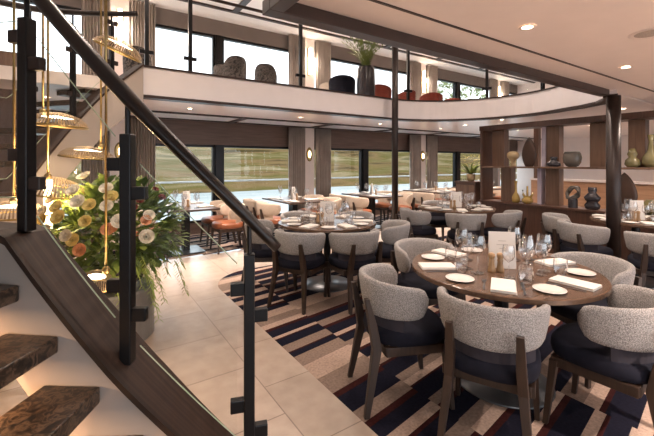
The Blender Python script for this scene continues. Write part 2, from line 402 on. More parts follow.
# pillars
def pillar(u,v,r,z1,label):
    mb=MB(); mb.lathe([(r,0),(r,z1)],28); mb.lathe([(r*1.25,0.0),(r*1.25,.02),(r,.025)],28)
    o=struct(mb.build('pillar', M['bronze'], smooth=False, loc=(u,v,.002)), label, 'pillar')
    for p in o.data.polygons: p.use_smooth = len(p.vertices)==4
u,v=sun(613.5,4.32); pillar(u,v,.072,2.24,'dark round pillar at the end of the ceiling beam')
u,v=sun(395,6.45); pillar(u,v,.056,4.455,'slim dark pillar rising past the balcony fascia')

# downlights: fixture + its own light
def downlight(u,v,z,label,power=1.0,spread=150,fix=True,fascia=False):
    t=thing('ceiling_downlight',(u,v,z),label,'downlight','recessed ceiling downlights')
    mb=MB(); mb.lathe([(.032,-.001),(.05,-.004),(.052,-.0005)],20,cap=False); mb.build('rim',M['paint'],t,smooth=True)
    mb=MB(); mb.lathe([(.0005,-.002),(.032,-.002)],20,cap=False); mb.build('lens',M['light_disc'],t)
    if power:
        l=bpy.data.lights.new('downlight_beam','SPOT'); l.energy=DOWN_W*power; l.color=WARM; l.spot_size=R(spread); l.spot_blend=1; l.shadow_soft_size=.04
        o=bpy.data.objects.new('downlight_beam',l); COL.objects.link(o); o.parent=t; o.location=(0,0,-.012)
near=[(2.36,1.23,'nearest the viewer'),(4.09,1.25,'midway along the near ceiling'),(5.75,1.25,'farther right on near ceiling'),(2.36,-.6,'added behind the viewer for ceiling bounce'),(4.1,-.6,'added off to the right for ceiling bounce'),(5.8,-.7,'added far off right for ceiling bounce'),(1.2,-.3,'above the viewer'),(2.4,-2.4,'added rear left for ceiling bounce'),(4.6,-2.4,'added rear right for ceiling bounce')]
for u,v,l in near:
    back = v < -.4  # unseen rear downlights added, boosted so the floor bounces fill onto the ceiling
    downlight(u,v,2.318,'small recessed downlight in the near ceiling, '+l, 14.0 if back else 1.3, 95 if back else 150)
i=0
for u in (-1.4,.6,2.1,3.6,5.1,7.2,9.4):
    i+=1; downlight(u,5.15,2.309,'small recessed downlight behind the balcony fascia, number %d from left'%i,3.4,85)
i=0
for u in (-.4,1.4,3.4,5.4,7.4,9.4):
    i+=1; downlight(u,6.0,2.309,'small recessed downlight over the window tables, number %d from left'%i,4.0,120)
i=0
for (u,v) in ((6.9,4.1),(7.1,2.2),(7.1,.6),(9.6,3.6),(9.6,1.2),(11.5,4.2)):
    i+=1; downlight(u,v,2.309 if v>1.78 else 2.318,'small recessed downlight beyond the shelf divider, number %d'%i,2.6)
i=0
for (u,v) in ((-1.0,6.1),(1.2,6.2),(3.2,6.2),(4.8,6.2),(6.8,6.0),(9,6.2),(-1.5,3.3),(.9,3.3),(3.2,3.3),(5.2,3.0)):
    i+=1; downlight(u,v,4.458,'small recessed downlight in the upper deck ceiling, number %d'%i,3.5 if v<4 else 1.8)
t=thing('ceiling_speaker',(3.15,.83,2.3185),'round speaker grille in the ceiling, top right','speaker')
MB().lathe([(.085,-.001),(.115,-.007),(.118,0)],32,cap=False).build('rim',M['paint'],t,smooth=True)
MB().lathe([(.0005,-.004),(.085,-.004)],32,cap=False).build('grille',plain('grille_grey',(.42,.36,.32),.6,var=.3,scale=200),t)

# ------------------------------------------------------------------ staircase
SC=(1.22,3.32)
def pol(th,r,z=None):
    x=SC[0]+r*math.cos(R(th)); y=SC[1]+r*math.sin(R(th)); return (x,y) if z is None else (x,y,z)
def lerp(pts,x):
    for (a,b),(c,d) in zip(pts,pts[1:]):
        if x<=c: return b+(d-b)*(x-a)/(c-a) if x>=a else b
    return pts[-1][1]
def zc(th): return lerp([(113,2.63),(123,2.31),(142,1.66),(155,1.2),(226.5,1.2),(238.2,.69),(257,-.04)],th)
def rm(th): return lerp([(113,1.70),(123,1.88),(142,1.9),(165,1.98),(220,2.05),(270,2.05)],th)
def win(th): return lerp([(113,.10),(155,.10),(226,.08),(235,.14),(240,.155),(258,.155)],th)   # cap inner overhang
def wout(th): return lerp([(113,.10),(155,.11),(228,.09),(240,.095),(258,.10)],th)
TH=[257-i*1.5 for i in range(int((257-113)/1.5)+1)]
stair=thing('staircase',(SC[0],SC[1],0),'curved staircase with dark wooden cap, pale stringer and brown stone treads','staircase')
def loc(p): return (p[0]-SC[0],p[1]-SC[1],p[2])
def swept(a,b,dz0,dz1,ths=TH):
    rg=[]
    for th in ths:
        r=rm(th); z=zc(th)
        p0=loc(pol(th,r-a(th),0)); p1=loc(pol(th,r+b(th),0))
        zb=z+dz0 if dz0>-2 else 0
        rg.append([(p0[0],p0[1],max(zb,.002)),(p1[0],p1[1],max(zb,.002)),(p1[0],p1[1],max(z+dz1,.01)),(p0[0],p0[1],max(z+dz1,.01))])
    return MB().rings(rg)
swept(lambda t:win(t)-.015,lambda t:wout(t)-.015,-.48,-.028).build('stringer',M['stringer'],stair)
# cap with texture following the run
def capmat():
    m,nt,b=nodes('curved_cap_wood'); setc(b,(.08,.04,.03),.5,0,.3)
    mp=coord(nt,(1,1,1)); s=nt.nodes.new('ShaderNodeSeparateXYZ'); nt.links.new(mp.outputs[0],s.inputs[0])
    def mth(op,a,bb=None):
        q=nt.nodes.new('ShaderNodeMath'); q.operation=op
        for i,x in enumerate((a,bb)):
            if x is None: continue
            if isinstance(x,(int,float)): q.inputs[i].default_value=x
            else: nt.links.new(x,q.inputs[i])
        return q.outputs[0]
    rr=mth('SQRT',mth('ADD',mth('MULTIPLY',s.outputs[0],s.outputs[0]),mth('MULTIPLY',s.outputs[1],s.outputs[1])))
    an=mth('ARCTAN2',s.outputs[1],s.outputs[0])
    cb=nt.nodes.new('ShaderNodeCombineXYZ'); nt.links.new(mth('MULTIPLY',rr,55),cb.inputs[0]); nt.links.new(mth('MULTIPLY',an,2.5),cb.inputs[1])
    n=nt.nodes.new('ShaderNodeTexNoise'); n.inputs['Scale'].default_value=1; n.inputs['Detail'].default_value=6
    r=ramp(nt,[(.28,(0.01414,0.007072,0.004576)),(.5,(0.0312,0.01664,0.01123)),(.72,(0.052,0.02912,0.01955))])
    nt.links.new(cb.outputs[0],n.inputs['Vector']); nt.links.new(n.outputs['Fac'],r.inputs[0]); nt.links.new(r.outputs[0],b.inputs['Base Color']); return m
swept(win,wout,-.028,0).build('cap',capmat(),stair)
def tread(th0,th1,z,r0,r1,nm='tread'):
    n=6; poly=[pol(th0+(th1-th0)*i/n,r0) for i in range(n+1)]+[pol(th1+(th0-th1)*i/n,r1) for i in range(n+1)]
    poly=[(x-SC[0],y-SC[1]) for x,y in poly]
    return MB().prism(poly,z-.06,z).build(nm,M['granite'],stair,bevel=.006)
for k in range(-4,3):
    th=236.7-4.15*k; z=.650+.178*k
    if z>.06:
        tr=tread(th,th-5.6,z,2.13,3.3)
        if z>.3:
            l=bpy.data.lights.new('tread_glow','AREA'); l.shape='RECTANGLE'; l.size=.9; l.size_y=.03; l.energy=5; l.color=(1,.60,.32)
            o=bpy.data.objects.new('tread_glow',l); COL.objects.link(o); o.parent=stair
            p=loc(pol(th-3.6,2.75,z-.085)); o.location=p; o.rotation_euler=(0,0,R(th-3.6))
poly=[pol(226-71*i/20,2.168) for i in range(21)]+[pol(155+71*i/20,3.3) for i in range(21)]
MB().prism([(x-SC[0],y-SC[1]) for x,y in poly],1.05,1.13).build('landing',M['granite'],stair)
for k in range(8):
    th=155-5*k; tread(th,th-6.4,1.30+.17*k,2.10,2.6)
# balustrade of the stair
bal=thing('stair_balustrade',(SC[0],SC[1],0),'dark posts, glass panels and sloping dark handrail of the curved staircase','balustrade')
def zr(th): return lerp([(113,3.24),(123,3.16),(144,2.92),(224,2.20),(226.8,2.15),(238.2,1.70),(251,1.225),(254,1.105)],th)
ths=[254-i*1.2 for i in range(int((254-113)/1.2)+1)]
MB().tube([loc(pol(t,rm(t),zr(t))) for t in ths],[.027+.009*min(1,i/14) for i in range(len(ths))],12,flat=(1.05,.80)).build('handrail',M['rail_dark'],bal,smooth=True)
posts=[250.9,238.2,226.8,206,186,166,148,134,121]
for th in posts:
    z0=zc(th); z1=zr(th)-.14; c=loc(pol(th,rm(th),0)); M3=Matrix.Rotation(R(th),3,'Z')
    mb=MB(); mb.cbox((c[0],c[1],(z0+z1)/2),(.046,.042,z1-z0),M3)
    p=mb.build('post',M['black'],bal,bevel=.004)
    MB().tube([(c[0],c[1],z1),(c[0],c[1],zr(th)-.01)],.010,8).build('rod',M['black'],p)
    for sd in (-1,1):
        sl=(zr(th)-zc(th)); 
        for h in (.24,.70):
            dz = -.055*sd if (th>226) else 0
            q=Vector(c)+M3@Vector((0,sd*.045,0))
            MB().cbox((q.x,q.y,z0+h+dz),(.032,.055,.05),M3).build('glass_clamp',M['bronze'] if th<238 else M['black'],p,bevel=.004)
for a,b in zip(posts,posts[1:]):
    n=10; rg=[]
    g0=a-1.3; g1=b+1.3
    for i in range(n+1):
        th=g0+(g1-g0)*i/n; r=rm(th); zb=zc(th)+.12; zt=zc(th)+.80
        p0=loc(pol(th,r-.005,0)); p1=loc(pol(th,r+.005,0))
        rg.append([(p0[0],p0[1],zb),(p1[0],p1[1],zb),(p1[0],p1[1],zt),(p0[0],p0[1],zt)])
    gp=MB().rings(rg).build('glass_panel',M['rail_glass'],bal)
    e=[loc(pol(g0+(g1-g0)*i/n,rm(g0+(g1-g0)*i/n),zc(g0+(g1-g0)*i/n)+.115)) for i in range(n+1)]
    MB().tube(e,.0025,6).build('glass_edge',M['glass_edge'],gp)
    MB().tube([(x,y,z+.69) for x,y,z in e],.0022,6).build('glass_edge',M['glass_edge'],gp)
# balcony balustrade
bb=thing('balcony_balustrade',(0,0,0),'glass balustrade with slim dark posts along the curved balcony edge','balustrade')
def fpt(s):   # arc-length along the fascia from u=.62
    L=4.6-.62
    if s<=L: return (.62+s,4.92,0.)
    a=90-math.degrees((s-L)/(OR+.06)); return (OC[0]+(OR+.06)*math.cos(R(a)),OC[1]+(OR+.06)*math.sin(R(a)),R(a-90))
Lt=3.98+PI*1.6
ps=[0.02,.53,2.17,4.45,5.9,6.85,7.9]
for s in ps:
    x,y,a=fpt(s); M3=Matrix.Rotation(a,3,'Z')
    p=MB().cbox((x,y,3.12),(.045,.045,1.0),M3).build('post',M['black'],bb)
    for sd in (-1,1):
        q=Vector((x,y,2.80))+M3@Vector((sd*.05,0,0)); MB().cbox(q,(.06,.03,.045),M3).build('glass_clamp',M['black'],p)
for a,b in zip(ps,ps[1:]):
    n=12; rg=[]
    for i in range(n+1):
        x,y,_=fpt(a+.06+(b-a-.12)*i/n); d=Vector((x,y))-Vector(OC); 
        nx,ny=(0,1) if x<4.6 else tuple(d.normalized())
        rg.append([(x-nx*.005,y-ny*.005,2.68),(x+nx*.005,y+ny*.005,2.68),(x+nx*.005,y+ny*.005,3.55),(x-nx*.005,y-ny*.005,3.55)])
    MB().rings(rg).build('glass_panel',M['rail_glass'],bb)
MB().tube([(fpt(7.95*i/60)[0],fpt(7.95*i/60)[1],3.64) for i in range(61)],.022,8).build('handrail',M['bronze'],bb,smooth=True)

# ------------------------------------------------------------------ pendants in the stair well
def pendant(px,Y,y,rad,tilt,az,tube,label,off=(0,0),glow=True):
    u,v=sun(px,Y); z=H+(163-y)*Y/F
    t=thing('pendant_lamp',(u,v,z),label,'pendant lamp','brass mesh pendants in the stair well')
    MB().tube([(0,0,0),(0,0,4.455-z)],.0085,8).build('rod',M['brass'],t,smooth=True)
    s=MB().lathe([(.012,.0),(rad*.35,-.012),(rad*.7,-.035),(rad*.93,-.075),(rad,-.11)],48,cap=False).build('shade',M['mesh'],t,smooth=True,rot=(0,tilt,az),loc=(off[0],off[1],.0))
    MB().lathe([(rad*.985,-.105),(rad*1.01,-.105),(rad*1.01,-.118),(rad*.985,-.118)],48,cap=False).build('rim',M['brass'],s,smooth=True)
    MB().lathe([(.0,.03),(.018,.024),(.026,.0),(.018,-.024),(.0,-.03)],16).build('finial',M['brass'],t,smooth=True)
    if tube: MB().tube([(0,0,-.02),(0,0,-.02-tube)],.028,16).build('lamp_tube',M['tube_light'],t,smooth=True)
    else: MB().lathe([(.0005,-.03),(rad*.5,-.045)],24,cap=False).build('lamp_disc',M['light_disc'],s)
    l=bpy.data.lights.new('pendant_glow','POINT'); l.energy=11 if tube else 1.2; l.color=(1,.66,.34); l.shadow_soft_size=.06
    o=bpy.data.objects.new('pendant_glow',l); COL.objects.link(o); o.parent=t; o.location=(.07,-.07,-.15)
az=-YAW
pendant(105,3.2,40,.20,R(24),az,0,'flat brass mesh pendant, highest, beside the upper balcony post',off=(.13,-.09))
pendant(43,2.9,112,.21,R(4),az,0,'brass mesh pendant with glowing underside behind the left post',off=(.10,-.06))
pendant(48,2.75,177,.22,R(14),az,.37,'brass mesh pendant with a long glowing tube, left of the flowers',off=(.05,-.03))
pendant(101,3.5,146,.23,R(6),az,0,'brass mesh dome pendant just above the flowers',off=(-.10,.06))
pendant(14,2.6,200,.20,R(3),az,0,'low brass mesh pendant at the left edge above the wooden cap')
pendant(106,2.5,270,.12,R(10),az,0,'lowest small brass mesh pendant in front of the flowers',off=(-.05,.03))

# ------------------------------------------------------------------ flower arrangement
fu,fv=sun(116,3.05)
fl=thing('flower_arrangement',(fu,fv,0),'large arrangement of white, yellow and peach flowers with trailing greenery on plinth','flowers')
MB().lathe([(.28,0),(.29,.01),(.29,.40),(.28,.42)],40).build('plinth',M['stone_grey'],fl,smooth=False)
MB().lathe([(.12,.42),(.20,.48),(.25,.60),(.22,.66),(.18,.64)],28).build('bowl',M['vase_dark'],fl,smooth=True)
FX,FY=Vector((CY,-SY,0)),Vector((SY,CY,0))   # camera-facing axes, used only to orient the bouquet
def bq():
    while True:
        a=random.uniform(-1,1); b=random.uniform(-1,1); c=random.uniform(-1,1)
        if .35<a*a+b*b+c*c<1: break
    return FX*(a*.52)+FY*(b*.42)+Vector((0,0,.93+c*.40))
mb=MB(); mf=MB()
def leaf(m,p,d,L,W):
    d=d.normalized(); s=d.cross(Vector((0,0,1)));
    s=s.normalized() if s.length>.01 else Vector((1,0,0)); nn=s.cross(d)
    m.add([p,p+d*L*.35+s*W*.5+nn*W*.12,p+d*L*.35,p+d*L*.35-s*W*.5+nn*W*.12,p+d*L*.75+s*W*.35,p+d*L*.75-nn*W*.1,p+d*L*.75-s*W*.35,p+d*L-nn*W*.3],
          [(0,1,2),(0,2,3),(1,4,5,2),(2,5,6,3),(4,7,5),(5,7,6)])
ctr=Vector((0,0,.80))
for k in range(1500):
    p=bq(); d=(p-ctr)+Vector((random.uniform(-.3,.3),random.uniform(-.3,.3),random.uniform(-.25,.25)))
    leaf(mb,p*.97,d,random.uniform(.07,.14),random.uniform(.045,.075))
foliage=mb.build('foliage',M['leaf'],fl,smooth=True)
for k in range(16):   # trailing ferns on the right
    mf=MB(); p=FX*random.uniform(.05,.55)+FY*random.uniform(-.42,.1)+Vector((0,0,random.uniform(.62,.85)))
    L=random.uniform(.2,.42); path_=[p+FX*.10*(i/14)-Vector((0,0,L*(i/14)**1.2)) for i in range(15)]
    mf.tube(path_,.003,4)
    for q in path_:
        for s in (-1,1): leaf(mf,q,FX*s*.6+FY*random.uniform(-.4,.4)-Vector((0,0,.6)),.05,.014)
    mf.build('trailing_fern',M['fern'],fl)
st=MB()
for k in range(30):
    p=bq(); st.tube([(0,0,.6),p*.55+Vector((0,0,.30)),p],[.004,.003,.002],5)
st.build('stems',M['leaf'],fl)
def bloom(mat,rad):
    mb=MB()
    for ring,(nn,tl,rr) in enumerate(((5,.15,.35),(6,.5,.65),(7,.75,.9),(8,1.0,1.1))):
        for i in range(nn):
            a=2*PI*(i+.5*ring)/nn; ca,sa=math.cos(a),math.sin(a); w=rad*rr*.62
            out=Vector((ca,sa,0)); sd=Vector((-sa,ca,0)); up=Vector((0,0,1))
            d=out*math.sin(tl)+up*math.cos(tl)
            p0=out*rad*.06; p1=p0+d*rad*.55+out*rad*.08; p2=p0+d*rad*rr*.95
            mb.add([p0-sd*w*.25,p0+sd*w*.25,p1+sd*w*.6,p1-sd*w*.6,p2+sd*w*.42-up*rad*.03,p2-sd*w*.42-up*rad*.03],[(0,1,2,3),(3,2,4,5)])
    me_o=mb.build('bloom',mat,fl,smooth=True); return me_o
spots=[]
def bpt(px,py,dY):   # bloom seen at this place of the bouquet
    Y=3.05+dY; x=(px-116)/F*3.05; z=H+(163-py)*Y/F
    return FX*x+FY*dY+Vector((0,0,z))
BL=[('white',.050,[(76,224),(70,222),(86,213),(97,178),(118,203),(113,236),(165,237),(166,216),(140,207),(90,200),(108,192),(150,222),(94,232),(133,190),(84,236)]),
    ('yellow',.048,[(66,226),(78,228),(128,206),(101,208),(128,222),(118,240),(88,222),(106,218),(140,198),(99,242)]),
    ('peach',.046,[(143,230),(146,228),(165,221),(121,250)]),
    ('orange',.032,[(73,252),(80,255),(86,250),(92,254),(100,255),(78,248)]),
    ('plum',.030,[(152,196),(158,201),(162,190),(150,205),(168,198),(156,208)])]
for nm,rad,pts in BL:
    o0=None
    for (px,py) in pts:
        e=((px-116)/62)**2+((py-228)/55)**2
        dY=-.54*math.sqrt(max(.05,1-e)); p=bpt(px,py,dY-(.10 if nm=='orange' else 0))
        if o0 is None: o0=bloom(M['petal_'+nm],rad); o=o0; o.name=nm+'_bloom'
        else: o=o0.copy(); COL.objects.link(o); o.parent=fl
        o.location=p; n=(p-ctr)*1.0-FY*.25+Vector((0,0,.15)); q=n.to_track_quat('Z','Y'); o.rotation_mode='QUATERNION'; o.rotation_quaternion=q
        s=random.uniform(.85,1.15); o.scale=(s,s,s)

# ------------------------------------------------------------------ chairs
def chair_proto(backm, seatm, bandm, label, cat='chair'):
    t=thing('dining_chair',(0,0,0),label,cat)
    # backrest: padded band wrapped round the back (local -y), arms come forward
    rg=[]; n=30; A=104
    for i in range(n+1):
        s=-1+2*i/n; a=R(-90+A*s); e=abs(s)
        fade=1 if e<.82 else math.sqrt(max(.0,1-((e-.82)/.18)**2))*.999+.001
        zt=.765-.035*e*e; zb=.53+.02*e*e
        zm=(zt+zb)/2; hh=(zt-zb)/2*(.35+.65*fade); th=.026*(.4+.6*fade)
        rx,ry=.226,.220
        ring=[]
        for k in range(12):
            b=2*PI*k/12; cx=math.copysign(abs(math.cos(b))**.6,math.cos(b)); cz=math.copysign(abs(math.sin(b))**.5,math.sin(b))
            z=zm+cz*hh; fl_=.04*(z-.53)/.24
            r1=rx+fl_+cx*th; r2=ry+fl_+cx*th
            ring.append((r1*math.cos(a),.02+r2*math.sin(a),z))
        rg.append(ring)
    MB().rings(rg).build('backrest',backm,t,smooth=True)
    # lower padded band between seat and backrest
    rg=[]
    for i in range(21):
        a=R(-90+70*(-1+2*i/20)); ring=[]
        for (dr,z) in ((-.012,.45),(.014,.45),(.014,.55),(-.012,.55)): ring.append(((.215+dr)*math.cos(a),.02+(.202+dr)*math.sin(a),z))
        rg.append(ring)
    MB().rings(rg).build('back_band',bandm,t,smooth=False)
    # seat cushion, superellipse
    prof=[(.90,.385),(.98,.395),(1.0,.42),(.985,.452),(.93,.470),(.75,.478),(.4,.482)]
    rg=[]
    for s,z in prof:
        ring=[]
        for k in range(36):
            b=2*PI*k/36; c_=math.cos(b); s_=math.sin(b)
            x=math.copysign(abs(c_)**.75,c_)*.238*s; y=math.copysign(abs(s_)**.75,s_)*.245*s+.025
            ring.append((x,y,z))
        rg.append(ring)
    MB().rings(rg).build('seat',seatm,t,smooth=True)
    mb=MB(); mb.box(-.20,-.165,.335,.20,-.135,.388); mb.box(-.20,.195,.335,.20,.225,.388); mb.box(-.215,-.16,.335,-.185,.22,.388); mb.box(.185,-.16,.335,.215,.22,.388)
    mb.build('seat_frame',M['walnut'],t,bevel=.004)
    def bar(pts,w,name='leg'):
        rg=[]
        for (x,y,z),(a,b) in zip(pts,w): rg.append([(x-a,y-b,z),(x+a,y-b,z),(x+a,y+b,z),(x-a,y+b,z)])
        MB().rings(rg).build(name,M['walnut'],t,bevel=.003)
    for s in (-1,1):
        bar([(s*.205,-.275,0),(s*.168,-.205,.37),(s*.160,-.226,.50),(s*.158,-.262,.66)],[(.014,.016),(.022,.027),(.022,.024),(.017,.013)])
        bar([(s*.215,.245,0),(s*.200,.205,.37)],[(.013,.013),(.020,.020)])
    return t
proto=chair_proto(M['tweed'],M['navy'],M['lilac'],'x')
proto_w=chair_proto(M['cream'],M['orange'],M['cream'],'x')
used=set()
def put_chair(pr,u,v,rz,label,group):
    if pr not in used:
        used.add(pr); o=pr; o.location=(u,v,0); o.rotation_euler=(0,0,rz); o['label']=label; o['group']=group
    else: o=dup(pr,(u,v,0),rz,label,group)
    return o

# ------------------------------------------------------------------ tableware prototypes
def lathe_obj(name,prof,mat,n=28): return MB().lathe(prof,n,cap=False).build(name,mat,None,smooth=True)
GL={}
def glass_proto(kind):
    if kind=='wine': prof=[(.0005,.004),(.036,.003),(.037,.001),(.006,.006),(.004,.02),(.0036,.10),(.006,.108),(.028,.122),(.040,.145),(.0425,.165),(.039,.195),(.034,.222)]
    elif kind=='small': prof=[(.0005,.004),(.031,.003),(.032,.001),(.006,.006),(.0036,.02),(.0034,.085),(.006,.092),(.023,.104),(.033,.124),(.034,.142),(.031,.168),(.028,.185)]
    else: prof=[(.0005,.005),(.026,.004),(.030,.012),(.037,.04),(.038,.06),(.035,.092)]
    prof=[(r*1.06,z*1.08) for r,z in prof]
    return prof
def item(kind,loc,rz,label,cat,group):
    key=kind
    if key in GL:
        o=GL[key].copy(); COL.objects.link(o)
        kids=[c for c in GL[key].children]
        for c in kids:
            d=c.copy(); COL.objects.link(d); d.parent=o
    else:
        if kind in('wine','small','tumbler'):
            o=lathe_obj({'wine':'wine_glass','small':'white_wine_glass','tumbler':'water_glass'}[kind],glass_proto(kind),M['wine_glass'])
        elif kind=='plate':
            o=lathe_obj('bread_plate',[(.0005,.004),(.045,.004),(.058,.008),(.082,.013),(.083,.0115),(.058,.0055),(.045,.0005),(.0005,.0005)],M['china'],36)
        elif kind=='napkin':
            mb=MB(); mb.box(-.065,-.115,.0005,.065,.115,.006); mb.box(-.062,-.112,.006,.063,.112,.011); mb.box(-.065,-.115,.011,.060,.113,.016)
            o=mb.build('folded_napkin',M['linen'],bevel=.002)
        elif kind=='knife':
            mb=MB(); rg=[[(-a,y,.001),(a,y,.001),(a,y,.004),(-a,y,.004)] for y,a in((-.11,.006),(-.02,.005),(-.015,.004),(.0,.009),(.08,.009),(.11,.002))]
            mb.rings(rg); o=mb.build('table_knife',M['steel'])
        elif kind=='fork':
            mb=MB(); rg=[[(-a,y,.001),(a,y,.001),(a,y,.004),(-a,y,.004)] for y,a in((-.10,.006),(.0,.003),(.03,.004),(.045,.011),(.055,.012))]
            mb.rings(rg)
            for x in(-.0095,-.003,.003,.0095): mb.box(x-.0018,.055,.001,x+.0018,.095,.004)
            o=mb.build('table_fork',M['steel'])
        elif kind=='mill':
            mb=MB(); mb.lathe([(.0005,0),(.024,0),(.025,.01),(.019,.035),(.016,.06),(.019,.075),(.015,.08),(.017,.088),(.021,.10),(.020,.115),(.010,.122),(.0005,.123)],20,cap=False)
            o=mb.build('pepper_mill',M['mill'],smooth=True)
        elif kind=='menu':
            mb=MB(); th=R(8)
            mb.cbox((0,-.025,.121),(.165,.0015,.24),Matrix.Rotation(-.10,3,'X')); mb.cbox((0,.0,.121),(.165,.0015,.24),Matrix.Rotation(.10,3,'X'))
            o=mb.build('menu_card',M['paper'])
            pm=MB(); Mx=Matrix.Rotation(-.10,3,'X')
            for k,(wd,z) in enumerate(((.05,.06),(.07,.035),(.035,.01))):
                pm.cbox(Vector((0,-.025,.121))+Mx@Vector((0,-.0012,z)),(wd,.0006,.004),Mx)
            pm.build('printed_lines',M['print'],o)
        GL[key]=o
    o.location=loc; o.rotation_euler=(0,0,rz)
    return tag(o,label,cat,group)

def round_table(u,v,tname,rad,chairs,settings,full=True,menu_rz=0):
    t=thing('round_table',(u,v,0),'round wooden dining table, the %s'%tname,'table','round dining tables')
    MB().lathe([(.0005,.750),(rad-.006,.750),(rad,.745),(rad,.722),(rad-.012,.715),(.0005,.715)],72,cap=False).build('tabletop',M['table_wood'],t)
    MB().lathe([(.045,.02),(.045,.715)],20).build('pedestal',M['black'],t,smooth=False)
    MB().lathe([(.0005,.026),(.05,.026),(.30,.010),(.31,0.002),(.0005,.002)],40,cap=False).build('base',M['steel'],t,smooth=True)
    for phc,rho,desc in chairs:
        ph=R(phc)-YAW
        put_chair(proto,u+rho*math.cos(ph),v+rho*math.sin(ph),ph+PI/2,'grey tweed chair with navy seat at the %s, on its %s side'%(tname,desc),'tweed chairs at the round tables')
    Z=.7505
    def pp(phc,rho,dr=0):
        rho=rho*rad/.585; ph=R(phc)-YAW; return (u+rho*math.cos(ph),v+rho*math.sin(ph),Z)
    g='tableware on the %s'%tname
    for phc,desc in settings:
        ph=R(phc)-YAW; rz=ph+PI/2; at='on the %s, %s setting'%(tname,desc)
        item('napkin',pp(phc,.43),rz+random.uniform(-.1,.1),'folded white napkin '+at,'napkin',g)
        item('plate',pp(phc-(31 if full else 28),.455),0,'small white bread plate '+at,'plate',g)
        item('wine',pp(phc+32,.25),0,'large stemmed wine glass '+at,'glass',g)
        item('small',pp(phc+8,.24),0,'smaller stemmed wine glass '+at,'glass',g)
        item('tumbler',pp(phc+21,.335),0,'stemless water glass '+at,'glass',g)
        if full:
            item('fork',pp(phc-13.5,.43),rz,'steel fork '+at,'fork',g)
            item('knife',pp(phc+13.5,.43),rz,'steel knife '+at,'knife',g)
    d=Vector((SY,CY,0)); e=Vector((CY,-SY,0))
    for k,x in enumerate((-.11,-.055)):
        q=Vector((u,v,Z))+e*x-d*.10
        item('mill',q,0,'wooden %s mill, %s of two, on the %s'%(('pepper','left') if k==0 else ('salt','right'))[0:0] if False else 'turned wooden mill, %s of two, on the %s'%(('left','right')[k],tname),'mill',g)
    q=Vector((u,v,Z))+e*.0+d*.0
    item('menu',q,menu_rz-YAW,'white standing menu card on the %s'%tname,'menu card',g)
SET=[(180,'left'),(246,'front left'),(307,'front right'),(13,'right'),(123,'far left')]
CH=[(190,.72,'left'),(239,.565,'front left'),(308,.60,'front right'),(14,.72,'right'),(116,.74,'far left')]
au,av=c2w(1.17,2.45)
round_table(au,av,'nearest round table',.585,CH,SET,menu_rz=R(-12))
round_table(2.436,3.65,'middle round table',.585,[(186,.72,'left'),(243,.62,'front left'),(297,.62,'front right'),(352,.72,'right'),(60,.74,'far right'),(120,.74,'far left')],[(183,'left'),(243,'front left'),(300,'front right'),(357,'right'),(60,'far right'),(120,'far left')],False)
round_table(4.92,3.69,'farthest round table',.585,[(200,.72,'left'),(262,.66,'front'),(318,.70,'front right'),(95,.72,'far')],[(200,'left'),(262,'front'),(318,'front right'),(20,'right'),(95,'far')],False)
round_table(5.66,1.63,'right-hand round table',.46,[(195,.82,'left'),(241,.92,'front left'),(150,.74,'far left')],[(190,'left'),(250,'front left'),(315,'front right'),(120,'far left'),(40,'far right')],False)

# ------------------------------------------------------------------ window tables
for i,u in enumerate((1.4,3.4,5.4,7.4,9.4)):
    nm=['first','second','third','fourth','fifth'][i]; tn='%s window table from the left'%nm
    t=thing('window_table',(u,6.3,0),'dark rectangular dining table, %s'%tn,'table','window tables')
    MB().box(-.38,-.62,.715,.38,.62,.745).build('tabletop',M['table_dark'],t,bevel=.003)
    MB().box(-.05,-.09,.02,.05,.09,.715).build('pedestal',M['black'],t,bevel=.004)
    MB().box(-.25,-.28,.002,.25,.28,.022).build('base',M['steel'],t,bevel=.003)
    g='tableware on the window tables'
    for sx,sn in ((-1,'left'),(1,'right')):
        for sy,en in ((-1,'aisle'),(1,'window')):
            put_chair(proto_w,u+sx*.62,6.3+sy*.32,R(90)*sx,'cream chair with orange seat, %s side, %s end of %s'%(sn,en,tn),'cream chairs at the window tables')
            item('napkin',(u+sx*.24,6.3+sy*.32,.7455),R(90),'folded white napkin, %s %s place, %s'%(sn,en,tn),'napkin',g)
            item('plate',(u+sx*.23,6.3+sy*.32+sx*.19,.7455),0,'small white plate, %s %s place, %s'%(sn,en,tn),'plate',g)
            item('wine',(u+sx*.07,6.3+sy*.32-sx*.10,.7455),0,'large stemmed glass, %s %s place, %s'%(sn,en,tn),'glass',g)
            item('small',(u+sx*.10,6.3+sy*.32-sx*.02,.7455),0,'smaller stemmed glass, %s %s place, %s'%(sn,en,tn),'glass',g)
    item('menu',(u,6.3,.7455),R(90)-YAW*0-.9,'white standing menu card, %s'%tn,'menu card',g)
    item('mill',(u,6.3-.16,.7455),0,'turned wooden mill, %s'%tn,'mill',g)

# ------------------------------------------------------------------ shelf divider with vases
DU=6.4
dv=thing('shelf_divider',(DU,1.5,0),'tall wooden open-shelf room divider with dark base and vases','shelf divider')
MB().box(-.16,-3.2,0,.16,2.62,.72).build('base_cabinet',M['base_wood'],dv)
MB().box(-.19,-3.2,.72,.19,2.64,.755).build('counter',M['base_wood'],dv,bevel=.004)
MB().box(-.17,-3.2,1.36,.17,2.62,1.39).build('shelf',M['panel_wood'],dv,bevel=.003)
MB().box(-.18,-3.2,2.05,.18,2.64,2.14).build('header',M['base_wood'],dv)
MB().box(-.17,2.58,.755,.17,2.63,2.05).build('end_panel',M['base_wood'],dv)
for a,b in ((3.76,3.99),(2.83,3.03),(2.2,2.40),(1.74,1.93),(1.15,1.36),(.5,.72),(-.2,.0),(-.9,-.7)):
    MB().box(.0,a-1.5,1.39,.16,b-1.5,2.05).build('upright',M['panel_wood'],dv,bevel=.003)
